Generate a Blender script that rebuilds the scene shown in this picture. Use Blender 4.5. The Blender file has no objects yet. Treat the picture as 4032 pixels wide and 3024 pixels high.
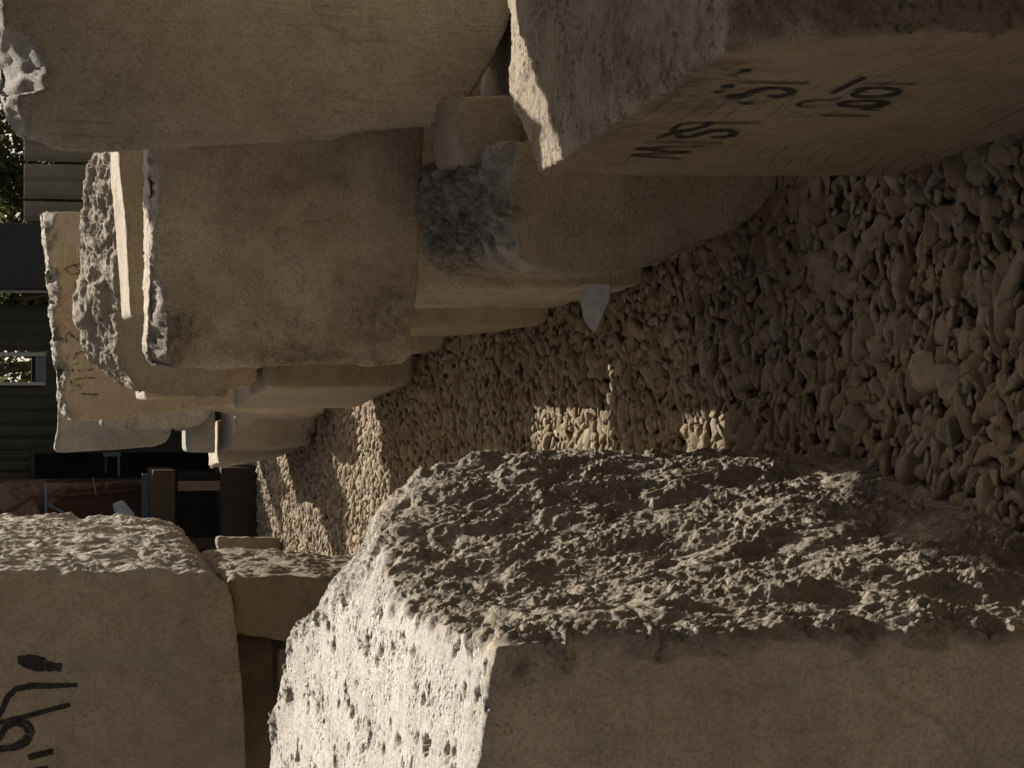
import bpy, bmesh, math, random
import numpy as np
from mathutils import Vector
from mathutils.bvhtree import BVHTree

random.seed(7)
RNG = np.random.default_rng(11)
rad = math.radians

# ------------------------------------------------------------------ scene
sc = bpy.context.scene
COL = sc.collection
sc.view_settings.view_transform = 'Standard'
sc.view_settings.look = 'None'
sc.view_settings.gamma = 1.0
sc.view_settings.exposure = 0.88

SUN_AZ, SUN_EL = 20.0, 37.0        # degrees, azimuth to the right of the view direction (+Y)

# ------------------------------------------------------------------ camera (a phone turned on its side)
CAM_H, PITCH, F = 1.6, rad(13.4), 8624.0
cp, sp = math.cos(PITCH), math.sin(PITCH)
cam = bpy.data.objects.new('camera', bpy.data.cameras.new('camera'))
COL.objects.link(cam)
cam.data.sensor_fit = 'HORIZONTAL'
cam.data.sensor_width = 36.0
cam.data.lens = 36.0 * F / 4032.0
cam.data.clip_start = 0.05
cam.data.clip_end = 2000
from mathutils import Matrix
Fv, Uv, Rv = Vector((0, cp, -sp)), Vector((0, sp, cp)), Vector((1, 0, 0))
cx, cy, cz = -Uv, Rv, -Fv
cam.matrix_world = Matrix(((cx.x, cy.x, cz.x, 0), (cx.y, cy.y, cz.y, 0), (cx.z, cy.z, cz.z, CAM_H), (0, 0, 0, 1)))
sc.camera = cam
EYE = Vector((0, 0, CAM_H))


def ray(x, y):
    return (Fv + Rv * ((1512 - y) / F) + Uv * ((2016 - x) / F))


def at(x, y, Y):
    """world point seen at photo position (x, y) that lies Y metres ahead"""
    d = ray(x, y)
    return EYE + d * (Y / d.y)


def on_plane(x, y, p0, n):
    d = ray(x, y)
    return EYE + d * ((p0 - EYE).dot(n) / d.dot(n))


# ------------------------------------------------------------------ light
world = bpy.data.worlds.new("World")
sc.world = world
world.use_nodes = True
wn = world.node_tree
bg = wn.nodes['Background']
sky = wn.nodes.new('ShaderNodeTexSky')
sky.sky_type = 'NISHITA'
sky.sun_disc = False
sky.sun_elevation = rad(SUN_EL)
sky.sun_rotation = rad(SUN_AZ)
sky.air_density = 0.75
sky.dust_density = 6.0
sky.ozone_density = 0.3
wn.links.new(sky.outputs[0], bg.inputs[0])
bg.inputs[1].default_value = 0.05
sd = bpy.data.lights.new('sun', 'SUN')
sd.energy = 5.0
sd.angle = rad(0.5)
sd.color = (1.0, 0.955, 0.88)
sun = bpy.data.objects.new('sun', sd)
COL.objects.link(sun)
sv = Vector((math.sin(rad(SUN_AZ)) * math.cos(rad(SUN_EL)), math.cos(rad(SUN_AZ)) * math.cos(rad(SUN_EL)), math.sin(rad(SUN_EL))))
sun.rotation_euler = sv.to_track_quat('Z', 'Y').to_euler()
sun.location = (3, 6, 6)

# ------------------------------------------------------------------ noise (vectorised gradient noise)
_perm = RNG.permutation(256).astype(np.int32)
_perm = np.concatenate([_perm, _perm, _perm])
_g = RNG.normal(size=(256, 3))
_g /= np.linalg.norm(_g, axis=1)[:, None]
_g = _g.astype(np.float32)


def pnoise(p):
    p = p.astype(np.float32)
    i = np.floor(p).astype(np.int32)
    f = p - i
    w = f * f * f * (f * (f * 6 - 15) + 10)
    i &= 255
    out = 0
    for dx in (0, 1):
        wx = w[:, 0] if dx else 1 - w[:, 0]
        hx = _perm[i[:, 0] + dx]
        for dy in (0, 1):
            wy = w[:, 1] if dy else 1 - w[:, 1]
            hy = _perm[(hx + i[:, 1] + dy) & 511]
            for dz in (0, 1):
                wz = w[:, 2] if dz else 1 - w[:, 2]
                g = _g[_perm[(hy + i[:, 2] + dz) & 511] & 255]
                out = out + wx * wy * wz * (g[:, 0] * (f[:, 0] - dx) + g[:, 1] * (f[:, 1] - dy) + g[:, 2] * (f[:, 2] - dz))
    return out * 1.6


def fbm(p, wl, octv=4, gain=0.5, lac=2.03):
    s, a, q = 0, 1.0, p / wl
    for k in range(octv):
        s = s + a * pnoise(q + 17.3 * k)
        a *= gain
        q = q * lac
    return s


def ridged(p, wl, octv=4, gain=0.55, lac=2.1):
    s, a, q = 0, 1.0, p / wl
    for k in range(octv):
        s = s + a * (0.35 - np.abs(pnoise(q + 9.1 * k)))
        a *= gain
        q = q * lac
    return s


# ------------------------------------------------------------------ object helpers
def tag(o, label=None, cat=None, group=None, kind=None):
    if label: o['label'] = label
    if cat: o['category'] = cat
    if group: o['group'] = group
    if kind: o['kind'] = kind
    return o


def link(name, me, mat=None, parent=None):
    o = bpy.data.objects.new(name, me)
    COL.objects.link(o)
    if mat is not None:
        me.materials.append(mat)
    if parent is not None:
        o.parent = parent
        o.matrix_parent_inverse = parent.matrix_world.inverted()
    return o


def rebase(o):
    """put the object's origin at the middle of its base"""
    me = o.data
    n = len(me.vertices)
    c = np.empty(n * 3, np.float32)
    me.vertices.foreach_get('co', c)
    c = c.reshape(-1, 3)
    b = np.array([(c[:, 0].min() + c[:, 0].max()) / 2, (c[:, 1].min() + c[:, 1].max()) / 2, c[:, 2].min()], np.float32)
    me.vertices.foreach_set('co', (c - b).ravel())
    o.location = b.tolist()
    bpy.context.view_layer.update()
    return o


def mesh_np(name, v, f, smooth=True):
    me = bpy.data.meshes.new(name)
    f = np.asarray(f)
    k = f.shape[1]
    me.vertices.add(len(v)); me.vertices.foreach_set('co', np.asarray(v, np.float32).ravel())
    me.loops.add(f.size); me.loops.foreach_set('vertex_index', f.astype(np.int32).ravel())
    me.polygons.add(len(f)); me.polygons.foreach_set('loop_start', np.arange(0, f.size, k, dtype=np.int32))
    if smooth:
        me.polygons.foreach_set('use_smooth', np.ones(len(f), bool))
    me.update(calc_edges=True)
    return me


class MB:
    """collects boxes, bars and sheets and links them as one mesh object"""
    def __init__(self): self.bm = bmesh.new()

    def box(self, lo, hi, rz=0.0, bev=0.0, piv=None):
        lo, hi = Vector(lo), Vector(hi)
        c = (lo + hi) / 2
        r = bmesh.ops.create_cube(self.bm, size=1.0)
        vs = r['verts']
        M = Matrix.Rotation(rz, 4, 'Z')
        pv = Vector(piv) if piv is not None else c
        for v in vs:
            q = Vector((v.co.x * (hi.x - lo.x), v.co.y * (hi.y - lo.y), v.co.z * (hi.z - lo.z))) + c
            v.co = M @ (q - pv) + pv
        if bev:
            es = list({e for v in vs for e in v.link_edges})
            bmesh.ops.bevel(self.bm, geom=es, offset=bev, segments=2, affect='EDGES', profile=0.5)
        return self

    def tube(self, pts, r, n=8):
        pts = [Vector(p) for p in pts]
        rings = []
        for i, p in enumerate(pts):
            d = (pts[min(i + 1, len(pts) - 1)] - pts[max(i - 1, 0)]).normalized()
            a = d.orthogonal().normalized(); b = d.cross(a)
            rr = r[i] if isinstance(r, (list, tuple)) else r
            rings.append([self.bm.verts.new(p + (a * math.cos(t) + b * math.sin(t)) * rr) for t in [2 * math.pi * k / n for k in range(n)]])
        for A, B in zip(rings, rings[1:]):
            for k in range(n):
                self.bm.faces.new((A[k], A[(k + 1) % n], B[(k + 1) % n], B[k]))
        self.bm.faces.new(rings[0][::-1]); self.bm.faces.new(rings[-1])
        return self

    def prism(self, front, off, back=None):
        front = [Vector(p) for p in front]
        back = [Vector(p) for p in back] if back else [p + Vector(off) for p in front]
        a = [self.bm.verts.new(p) for p in front]; b = [self.bm.verts.new(p) for p in back]
        n = len(a)
        self.bm.faces.new(a); self.bm.faces.new(b[::-1])
        for k in range(n):
            self.bm.faces.new((a[k], b[k], b[(k + 1) % n], a[(k + 1) % n]))
        return self

    def build(self, name, mat, parent=None, smooth=False):
        bmesh.ops.recalc_face_normals(self.bm, faces=self.bm.faces)
        me = bpy.data.meshes.new(name)
        self.bm.to_mesh(me); self.bm.free()
        if smooth:
            for p in me.polygons: p.use_smooth = True
        return link(name, me, mat, parent)


def empty(name, loc, label, cat, group=None):
    o = bpy.data.objects.new(name, None)
    COL.objects.link(o)
    o.location = loc
    o.empty_display_size = 0.1
    bpy.context.view_layer.update()
    return tag(o, label, cat, group)


# ------------------------------------------------------------------ materials
class NT:
    def __init__(self, name):
        self.m = bpy.data.materials.new(name)
        self.m.use_nodes = True
        self.t = self.m.node_tree
        self.b = self.t.nodes['Principled BSDF']
        self.b.inputs['Roughness'].default_value = 0.9
        self.b.inputs['Specular IOR Level'].default_value = 0.2

    def n(self, typ, **kw):
        nd = self.t.nodes.new('ShaderNode' + typ)
        for k, v in kw.items():
            if hasattr(nd, k): setattr(nd, k, v)
            else: nd.inputs[k.replace('_', ' ')].default_value = v
        return nd

    def l(self, a, b): self.t.links.new(a, b)

    def val(self, s, inp):
        if hasattr(s, 'is_output'): self.l(s, inp)
        else: inp.default_value = s

    def math(self, op, a, b=0.0, c=None, clamp=False):
        nd = self.n('Math', operation=op); nd.use_clamp = clamp
        self.val(a, nd.inputs[0]); self.val(b, nd.inputs[1])
        if c is not None: self.val(c, nd.inputs[2])
        return nd.outputs[0]

    def mix(self, fac, a, b, mode='MIX'):
        nd = self.n('Mix', data_type='RGBA', blend_type=mode)
        self.val(fac, nd.inputs[0])
        for s, i in ((a, nd.inputs[6]), (b, nd.inputs[7])):
            if hasattr(s, 'is_output'): self.l(s, i)
            else: i.default_value = (*s, 1)
        return nd.outputs[2]

    def noise(self, co, scale, detail=4, rough=0.55, dist=0.0):
        nd = self.n('TexNoise', Scale=scale, Detail=detail, Roughness=rough, Distortion=dist)
        self.l(co, nd.inputs['Vector'])
        return nd.outputs['Fac']

    def ramp(self, s, a, b):
        nd = self.n('MapRange'); nd.clamp = True
        self.val(s, nd.inputs[0]); nd.inputs[1].default_value = a; nd.inputs[2].default_value = b
        return nd.outputs[0]

    def coords(self, scale=(1, 1, 1), rot=(0, 0, 0)):
        tc = self.n('TexCoord')
        oi = self.n('ObjectInfo')
        mul = self.math('MULTIPLY', oi.outputs['Random'], 37.0)
        add = self.n('VectorMath', operation='ADD')
        self.l(tc.outputs['Object'], add.inputs[0]); self.l(mul, add.inputs[1])
        mp = self.n('Mapping'); mp.inputs['Scale'].default_value = scale; mp.inputs['Rotation'].default_value = rot
        self.l(add.outputs[0], mp.inputs[0])
        return mp.outputs[0]

    def bump(self, h, strength, dist, prev=None):
        nd = self.n('Bump'); nd.inputs['Strength'].default_value = strength; nd.inputs['Distance'].default_value = dist
        self.l(h, nd.inputs['Height'])
        if prev is not None: self.l(prev, nd.inputs['Normal'])
        return nd.outputs[0]


def limestone(name, A=(.47, .40, .30), B=(.37, .31, .225), R=(.56, .51, .42), ochre=.3, grey=.25, saw=(0, 0, 0), saw_scale=28, saw_amt=.5, bump=1.0, rust=0.12, pits=0, rings=None, streak=None, streak_amt=.5):
    t = NT(name)
    co = t.coords()
    at_ = t.n('Attribute'); at_.attribute_name = 'rough'
    rough = at_.outputs['Fac']
    smooth0 = t.math('SUBTRACT', 1.0, rough, clamp=True)
    big = t.noise(co, 2.2, 5, .6)
    mid = t.noise(co, 14, 6, .65)
    fine = t.noise(co, 160, 5, .7)
    c = t.mix(t.ramp(big, .36, .64), A, B)
    c = t.mix(t.math('MULTIPLY', t.ramp(t.noise(co, 3.1, 4, .6, .5), .52, .72), ochre), c, (.40, .27, .115))
    c = t.mix(t.math('MULTIPLY', t.ramp(t.noise(co, 9.0, 8, .75, .6), .66, .78), rust), c, (.30, .13, .06))
    c = t.mix(t.math('MULTIPLY', rough, .8), c, R)
    st = t.noise(co, 7.5, 9, .78, .3)
    c = t.mix(t.math('MULTIPLY', t.ramp(st, .56, .70), grey), c, (.13, .125, .115))
    sa = t.n('Attribute'); sa.attribute_name = 'stain'  # stains, and on two blocks the shade painted in with them
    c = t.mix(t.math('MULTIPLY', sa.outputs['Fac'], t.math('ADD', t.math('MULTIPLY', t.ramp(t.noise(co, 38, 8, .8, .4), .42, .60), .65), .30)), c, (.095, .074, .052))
    if streak:
        ms = t.n('Mapping'); ms.inputs['Scale'].default_value = streak; t.l(co, ms.inputs[0])
        sk_ = t.math('MULTIPLY', t.ramp(t.noise(ms.outputs[0], 1.0, 4, .65, .2), .57, .66), t.ramp(t.noise(co, 3.3, 4, .6), .42, .60))
        c = t.mix(t.math('MULTIPLY', t.math('MULTIPLY', sk_, smooth0), streak_amt), c, t.mix(1.0, c, (.50, .48, .44), 'MULTIPLY'))
        lt_ = t.math('MULTIPLY', t.ramp(t.noise(ms.outputs[0], 1.7, 3, .6), .60, .70), smooth0)
        c = t.mix(t.math('MULTIPLY', lt_, streak_amt * .5), c, t.mix(1.0, c, (1.25, 1.22, 1.18), 'MULTIPLY'))
    w_ = t.math('MULTIPLY', t.ramp(t.noise(co, 1.7, 7, .72, .8), .46, .66), t.math('MULTIPLY', smooth0, .38))
    c = t.mix(w_, c, (.30, .285, .255))
    # mottling and fine grain
    c = t.mix(t.math('MULTIPLY', t.ramp(mid, .42, .70), .65), c, t.mix(1.0, c, (.70, .68, .64), 'MULTIPLY'))
    c = t.mix(t.math('MULTIPLY', t.ramp(fine, .42, .66), .8), c, t.mix(1.0, c, (.62, .59, .54), 'MULTIPLY'))
    c = t.mix(t.math('MULTIPLY', t.math('MULTIPLY', t.ramp(t.noise(co, 75, 6, .78, .5), .54, .68), t.ramp(t.noise(co, 5.5, 4, .6), .40, .62)), .8), c, t.mix(1.0, c, (.55, .52, .47), 'MULTIPLY'))
    po = t.n('TexVoronoi', Scale=60.0); t.l(co, po.inputs['Vector'])
    pore = t.math('MULTIPLY', t.math('SUBTRACT', 1.0, t.ramp(po.outputs['Distance'], .06, .16)), t.ramp(t.noise(co, 4.2, 3, .6), .50, .60))
    c = t.mix(t.math('MULTIPLY', pore, .75), c, (.10, .085, .065))
    t.l(c, t.b.inputs['Base Color'])
    # saw marks: long fine grooves in one direction
    cs = t.coords(scale=(1, 1, 1), rot=saw)
    st_ = t.n('Mapping'); st_.inputs['Scale'].default_value = (1.2, 1.2, saw_scale)
    t.l(cs, st_.inputs[0])
    groove = t.noise(st_.outputs[0], 3.0, 5, .7)
    smooth_amt = t.math('SUBTRACT', 1.0, rough, clamp=True)
    c = t.mix(t.math('MULTIPLY', t.math('MULTIPLY', t.ramp(groove, .50, .62), smooth_amt), min(.5, saw_amt * .4)), c, t.mix(1.0, c, (.66, .64, .60), 'MULTIPLY')) if False else c
    g = t.math('MULTIPLY', groove, t.math('MULTIPLY', smooth_amt, saw_amt))
    crust = t.noise(co, 62, 7, .72, .4)
    h = t.math('ADD', t.math('MULTIPLY', mid, t.math('ADD', t.math('MULTIPLY', rough, .9), .5)), t.math('MULTIPLY', crust, t.math('ADD', t.math('MULTIPLY', rough, 1.3), .30)))
    h = t.math('ADD', h, g)
    if pits:
        # small solution pits running in bands
        pv = t.n('TexVoronoi', Scale=95.0); pv.inputs['Randomness'].default_value = 1.0
        pm = t.n('Mapping'); pm.inputs['Scale'].default_value = (1, .62, 1); t.l(co, pm.inputs[0]); t.l(pm.outputs[0], pv.inputs['Vector'])
        hole = t.math('SUBTRACT', 1.0, t.ramp(pv.outputs['Distance'], .12, .42))
        zone = t.ramp(t.noise(pm.outputs[0], 11, 4, .6), .50, .58)
        geo = t.n('NewGeometry'); sxyz = t.n('SeparateXYZ'); t.l(geo.outputs['Normal'], sxyz.inputs[0])
        hole = t.math('MULTIPLY', t.math('MULTIPLY', hole, t.math('MULTIPLY', zone, t.ramp(sxyz.outputs[2], .35, .7))), pits)
        h = t.math('SUBTRACT', h, t.math('MULTIPLY', hole, 1.6))
    # scattered short cracks and chips on sawn faces
    cv_ = t.n('TexVoronoi', Scale=7.0, feature='DISTANCE_TO_EDGE')
    wv = t.n('VectorMath', operation='ADD'); nz = t.n('TexNoise', Scale=9.0, Detail=6.0, Roughness=.7)
    t.l(co, nz.inputs['Vector']); t.l(co, wv.inputs[0]); t.l(nz.outputs['Color'], wv.inputs[1]); t.l(wv.outputs[0], cv_.inputs['Vector'])
    crack = t.math('MULTIPLY', t.math('SUBTRACT', 1.0, t.ramp(cv_.outputs['Distance'], .0, .018)), t.ramp(t.noise(co, 5, 4, .6), .54, .62))
    h = t.math('SUBTRACT', h, t.math('MULTIPLY', crack, .22))
    if rings:
        mp = t.n('Mapping'); tcx = t.n('TexCoord'); t.l(tcx.outputs['Object'], mp.inputs[0]); mp.inputs['Location'].default_value = rings
        wv2 = t.n('TexWave', wave_type='RINGS', rings_direction='X', Scale=10.0, Distortion=1.4, Detail=3.0)
        t.l(mp.outputs[0], wv2.inputs['Vector'])
        line = t.math('MULTIPLY', t.ramp(wv2.outputs['Fac'], .90, .99), t.ramp(t.noise(co, 2.6, 5, .7), .48, .66))
        line = t.math('MULTIPLY', line, smooth_amt)
        h = t.math('SUBTRACT', h, t.math('MULTIPLY', line, .6))
        t.l(t.mix(t.math('MULTIPLY', line, .42), c, t.mix(1.0, c, (.45, .42, .38), 'MULTIPLY')), t.b.inputs['Base Color'])
    n1 = t.bump(h, .8 * bump, .014)
    n2 = t.bump(fine, .75 * bump, .0035, n1)
    t.l(n2, t.b.inputs['Normal'])
    return t.m


def flat_mat(name, A, B=None, scale=8, rough=.8, spec=.2, metal=0.0, bump=.15, dist=.004):
    t = NT(name)
    co = t.coords()
    B = B or tuple(x * .6 for x in A)
    n_ = t.noise(co, scale, 7, .65, .3)
    t.l(t.mix(t.ramp(n_, .38, .66), A, B), t.b.inputs['Base Color'])
    t.b.inputs['Roughness'].default_value = rough
    t.b.inputs['Specular IOR Level'].default_value = spec
    t.b.inputs['Metallic'].default_value = metal
    t.l(t.bump(n_, bump, dist), t.b.inputs['Normal'])
    return t.m


# ------------------------------------------------------------------ quarry blocks
BLOCKS = {}


def laplace(c, e, it, lam=.5):
    n = len(c)
    deg = np.bincount(e.ravel(), minlength=n).astype(np.float32)[:, None]
    for _ in range(it):
        s = np.stack([np.bincount(e[:, 0], c[e[:, 1], k], n) + np.bincount(e[:, 1], c[e[:, 0], k], n) for k in range(c.shape[1])], 1)
        c = c + lam * (s / deg - c)
    return c.astype(np.float32)


def photo_xy(c):
    rel = c - np.array(EYE, np.float32)
    dep = rel @ np.array(Fv, np.float32)
    return 2016 - F * (rel @ np.array(Uv, np.float32)) / dep, 1512 - F * rel[:, 0] / dep


def block(name, label, verts, faces, rough, mat, voxel=.008, group=None, wear=14, amp=.022, wl=.13, chip=1.0, wob=.006, seed=0, post=None, cat='stone block', base_smooth=1, jit=.018, rough_mod=None, edge_bias=.0, stains=None, chips=None, chip_slope=1.9, chip_var=38):
    """closed polyhedron -> fine mesh, worn edges, broken faces (rough[i] = 0..1 for face i)"""
    me = bpy.data.meshes.new('tmp')
    bm = bmesh.new()
    vs = [bm.verts.new(v) for v in verts]
    fl = [bm.faces.new([vs[i] for i in f]) for f in faces]
    for i, f in enumerate(fl): f.index = i
    bmesh.ops.recalc_face_normals(bm, faces=bm.faces)
    tri_map = []
    r = bmesh.ops.triangulate(bm, faces=list(bm.faces))
    fm = {}
    bm.to_mesh(me)
    bm.free()
    # nearest original face for each vertex: tree of the polygons
    tree = BVHTree.FromPolygons([Vector(v) for v in verts], [list(f) for f in faces])
    o = bpy.data.objects.new('tmp', me)
    COL.objects.link(o)
    m = o.modifiers.new('r', 'REMESH'); m.mode = 'VOXEL'; m.voxel_size = voxel; m.adaptivity = 0
    dg = bpy.context.evaluated_depsgraph_get()
    dg.update()
    em = bpy.data.meshes.new_from_object(o.evaluated_get(dg))
    bpy.data.objects.remove(o)
    bpy.data.meshes.remove(me)
    em.name = name
    n = len(em.vertices)
    c = np.empty(n * 3, np.float32); em.vertices.foreach_get('co', c); c = c.reshape(-1, 3)
    e = np.empty(len(em.edges) * 2, np.int32); em.edges.foreach_get('vertices', e); e = e.reshape(-1, 2)
    sd_ = seed * 13.7 + 3.1
    P = c + sd_
    q = c + jit * np.stack([pnoise(P / .045), pnoise(P / .045 + 31.7), pnoise(P / .045 + 77.1)], 1)
    rv = np.asarray(rough, np.float32)
    ra = np.zeros(n, np.float32)
    fn = tree.find_nearest
    for i, p in enumerate(q.tolist()):
        ra[i] = rv[fn(p)[2]]
    ra = laplace(ra[:, None], e, 6)[:, 0]
    if rough_mod: ra = rough_mod(c, ra)
    # worn, chipped edges: blend between light and heavy smoothing
    c1 = laplace(c, e, base_smooth)
    c2 = laplace(c1, e, wear * 3, .6)
    edge = np.linalg.norm(c2 - c1, axis=1) / voxel
    mask = np.clip(edge_bias - .28 + 1.3 * fbm(P, .09, 5, .6) + .5 * ra, 0, 1)[:, None] * chip
    mask = np.clip(mask, 0, 1)
    c = c1 + (c2 - c1) * mask
    em.vertices.foreach_set('co', c.ravel()); em.update()
    nr = np.empty(n * 3, np.float32); em.vertices.foreach_get('normal', nr); nr = nr.reshape(-1, 3)
    ra2 = np.clip(ra + np.clip(edge * .35 * mask[:, 0] - .12, 0, .8), 0, 1.8)
    P = c + sd_
    W_ = P + .03 * np.stack([fbm(P + 5, .12, 2), fbm(P + 9, .12, 2), fbm(P + 14, .12, 2)], 1)
    if chips:
        # corners knocked off the top of the front face
        rel = c - np.array(EYE, np.float32)
        dep = rel @ np.array(Fv, np.float32)
        ypx = 1512 - F * rel[:, 0] / dep
        xpx = 2016 - F * (rel @ np.array(Uv, np.float32)) / dep
        lim = np.interp(ypx, [q[0] for q in chips], [q[1] for q in chips], left=-9999, right=-9999)
        lim = lim + chip_var * fbm(P, .10, 5, .6)
        over = np.clip(lim - xpx, 0, None) * dep / F
        depth_ = c[:, 1] - c[:, 1].min()
        push = np.clip(over * chip_slope - depth_, 0, None)
        c = c.copy(); c[:, 1] += push
        hit = (push > .001)
        ra2 = np.maximum(ra2, .62 * laplace(hit.astype(np.float32)[:, None], e, 3)[:, 0])
        P = c + sd_
        em.vertices.foreach_set('co', c.ravel()); em.update()
        t_ = np.empty(n * 3, np.float32); em.vertices.foreach_get('normal', t_); nr = t_.reshape(-1, 3)
        W_ = P + .03 * np.stack([fbm(P + 5, .12, 2), fbm(P + 9, .12, 2), fbm(P + 14, .12, 2)], 1)
    d = wob * fbm(P, .5, 2) + .0008 * fbm(P, .03, 3)
    cm = np.clip(.45 + 1.7 * fbm(W_ + 7, wl * 1.1, 4), 0, 1)
    d = d + ra2 * amp * (.42 * np.tanh(2.6 * fbm(W_, wl * 1.25, 3)) + .42 * ridged(W_, wl * .75, 5, .6) + (.35 + cm) * (.46 * ridged(W_, wl * .33, 4, .7) + .30 * ridged(P, wl * .13, 3, .75)))
    c = c + nr * d[:, None]
    if post: c, ra2 = post(c, nr, ra2, P)
    if stains:  # dark patches: stains, plus painted shade on the marked and squat blocks
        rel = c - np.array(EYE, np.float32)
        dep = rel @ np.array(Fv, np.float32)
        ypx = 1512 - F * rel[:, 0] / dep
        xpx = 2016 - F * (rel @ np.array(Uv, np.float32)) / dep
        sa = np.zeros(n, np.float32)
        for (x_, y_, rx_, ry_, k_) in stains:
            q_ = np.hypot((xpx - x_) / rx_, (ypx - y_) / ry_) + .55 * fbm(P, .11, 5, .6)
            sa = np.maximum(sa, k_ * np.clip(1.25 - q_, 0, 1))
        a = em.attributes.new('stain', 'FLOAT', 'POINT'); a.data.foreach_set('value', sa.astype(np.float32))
    em.vertices.foreach_set('co', c.ravel())
    a = em.attributes.new('rough', 'FLOAT', 'POINT'); a.data.foreach_set('value', ra2.astype(np.float32))
    em.polygons.foreach_set('use_smooth', np.ones(len(em.polygons), bool))
    em.update()
    ob = link(name, em, mat)
    BLOCKS[label] = BVHTree.FromPolygons(c.tolist(), [tuple(p.vertices) for p in em.polygons])
    rebase(ob)
    tag(ob, label, cat, group)
    return ob


def prism(px, Y, L, az=0.0, face=0.0, lean=0.0, ref=None, drop=0.0):
    """front outline (photo positions) on a plane Y metres ahead, carried L metres back"""
    rx = ref or px[0]
    p0 = at(rx[0], rx[1], Y)
    a = rad(face)
    nrm = Vector((math.sin(a), -math.cos(a), math.tan(rad(lean)))).normalized()
    fr = [on_plane(x, y, p0, nrm) for x, y in px]
    off = Vector((math.sin(rad(az)) * L, math.cos(rad(az)) * L, drop))
    n = len(fr)
    verts = fr + [p + off for p in fr]
    faces = [tuple(range(n)), tuple(range(2 * n - 1, n - 1, -1))] + [(k, n + k, n + (k + 1) % n, (k + 1) % n) for k in range(n)]
    return verts, faces


def strokes(parent, label, polys, mat, off=(0, 0), scale=1.0, width=8.0, lift=.0025, wmul=1.0, name='painted_stroke', lab=None):
    """hand written strokes laid on the block's own surface"""
    tree = BLOCKS[label]
    for pl in polys:
        V, Fc = [], []
        w0 = width
        if isinstance(pl, tuple): pl, w0 = pl
        pts = [(off[0] + scale * x, off[1] + scale * y) for x, y in pl]
        dense = []
        for (a, b) in zip(pts, pts[1:]):
            k = max(2, int(math.hypot(b[0] - a[0], b[1] - a[1]) / 10))
            dense += [(a[0] + (b[0] - a[0]) * j / k, a[1] + (b[1] - a[1]) * j / k) for j in range(k)]
        dense.append(pts[-1])
        hits = []
        for x, y in dense:
            h = tree.ray_cast(EYE, ray(x, y).normalized())
            if h[0] is not None: hits.append((h[0], h[1]))
        if len(hits) < 2: continue
        # stroke width in metres, equal in all directions on the surface
        wm = wmul * w0 * (hits[0][0] - EYE).length / F
        base = None
        for i, (p, nn) in enumerate(hits):
            d = hits[min(i + 1, len(hits) - 1)][0] - hits[max(i - 1, 0)][0]
            if d.length < 1e-6: d = Vector((0, 0, 1))
            s = nn.cross(d.normalized()).normalized()
            tt = i / (len(hits) - 1)
            ww = wm * (.55 + .45 * math.sin(math.pi * min(1, max(0, .12 + .76 * tt)))) * random.uniform(.82, 1.15)
            row = len(V)
            for k in (-1, -.33, .33, 1):
                q = p + s * (ww * k) + nn * .03
                h = tree.ray_cast(q, -nn, .08)
                V.append(((h[0] if h[0] is not None else p + s * ww * k)) + nn * lift)
            if base is not None:
                for k in range(3): Fc.append((base + k, base + k + 1, row + k + 1, row + k))
            base = row
        link(name, mesh_np(name, np.array([tuple(v) for v in V]), np.array(Fc)), mat, parent)


# ---- stone materials
saw_v = (0, 0, 0)
LM = dict(
    pale=limestone('limestone_sawn', A=(0.524, 0.442, 0.326), B=(0.439, 0.364, 0.262), ochre=.25, grey=.2, saw=(0, rad(90), 0), saw_amt=.9, streak=(2.5, 2.5, 95), streak_amt=.45),
    face=limestone('limestone_weathered', A=(0.594, 0.501, 0.371), B=(0.493, 0.407, 0.297), ochre=.4, grey=.6, saw_amt=.5, streak=(3, 3, 80), streak_amt=.3),
    tall=limestone('limestone_cool', A=(0.392, 0.347, 0.270), B=(0.336, 0.292, 0.223), R=(.56, .52, .44), ochre=.12, grey=.10, saw=(0, rad(90), 0), saw_amt=.8, streak=(95, 20, 2.2), streak_amt=.6),
    ochre=limestone('limestone_ochre', A=(.46, .385, .27), B=(.40, .325, .215), ochre=.6, grey=.3, saw_amt=.5, streak=(3, 3, 60), streak_amt=.4),
    split=limestone('limestone_split', A=(0.592, 0.492, 0.362), B=(0.510, 0.418, 0.302), R=(.50, .435, .335), ochre=.2, grey=.2, saw_amt=.3, bump=1.1, streak=(20, 20, 5), streak_amt=.3),
    pitted=limestone('limestone_pitted', A=(.60, .56, .49), B=(.51, .475, .41), R=(.50, .46, .385), ochre=.1, grey=.12, saw=(0, rad(90), 0), saw_amt=1.0, bump=1.0, pits=1.0),
    grey=limestone('limestone_grey', A=(.40, .37, .32), B=(.31, .28, .24), R=(.45, .42, .36), ochre=.15, grey=.4),
    brown=limestone('limestone_brown', A=(.41, .33, .235), B=(.32, .25, .17), ochre=.35, grey=.4),
)
LM['dim'] = limestone('limestone_dark_brown', A=(.30, .235, .15), B=(.23, .175, .11), R=(.40, .34, .25), ochre=.5, grey=.4)  # darker, browner tone for the blocks in the left gap
LM['marked'] = limestone('limestone_marked', A=(.47, .38, .27), B=(.36, .285, .195), R=(.30, .24, .17), ochre=.25, grey=.35, rust=.3, saw_amt=.12, pits=1.0, rings=(0, .28, 3.0))
paint = NT('black_marker_paint')
_co = paint.coords()
paint.l(paint.mix(paint.ramp(paint.noise(_co, 90, 5, .7), .4, .7), (.020, .020, .022), (.055, .05, .046)), paint.b.inputs['Base Color'])
paint.l(paint.math('MULTIPLY', paint.ramp(paint.noise(_co, 210, 5, .7), .30, .44), paint.ramp(paint.noise(_co, 40, 5, .7), .30, .42)), paint.b.inputs['Alpha'])
faded = NT('faded_pencil_paint')
_co = faded.coords()
faded.b.inputs['Base Color'].default_value = (.07, .062, .055, 1)
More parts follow.
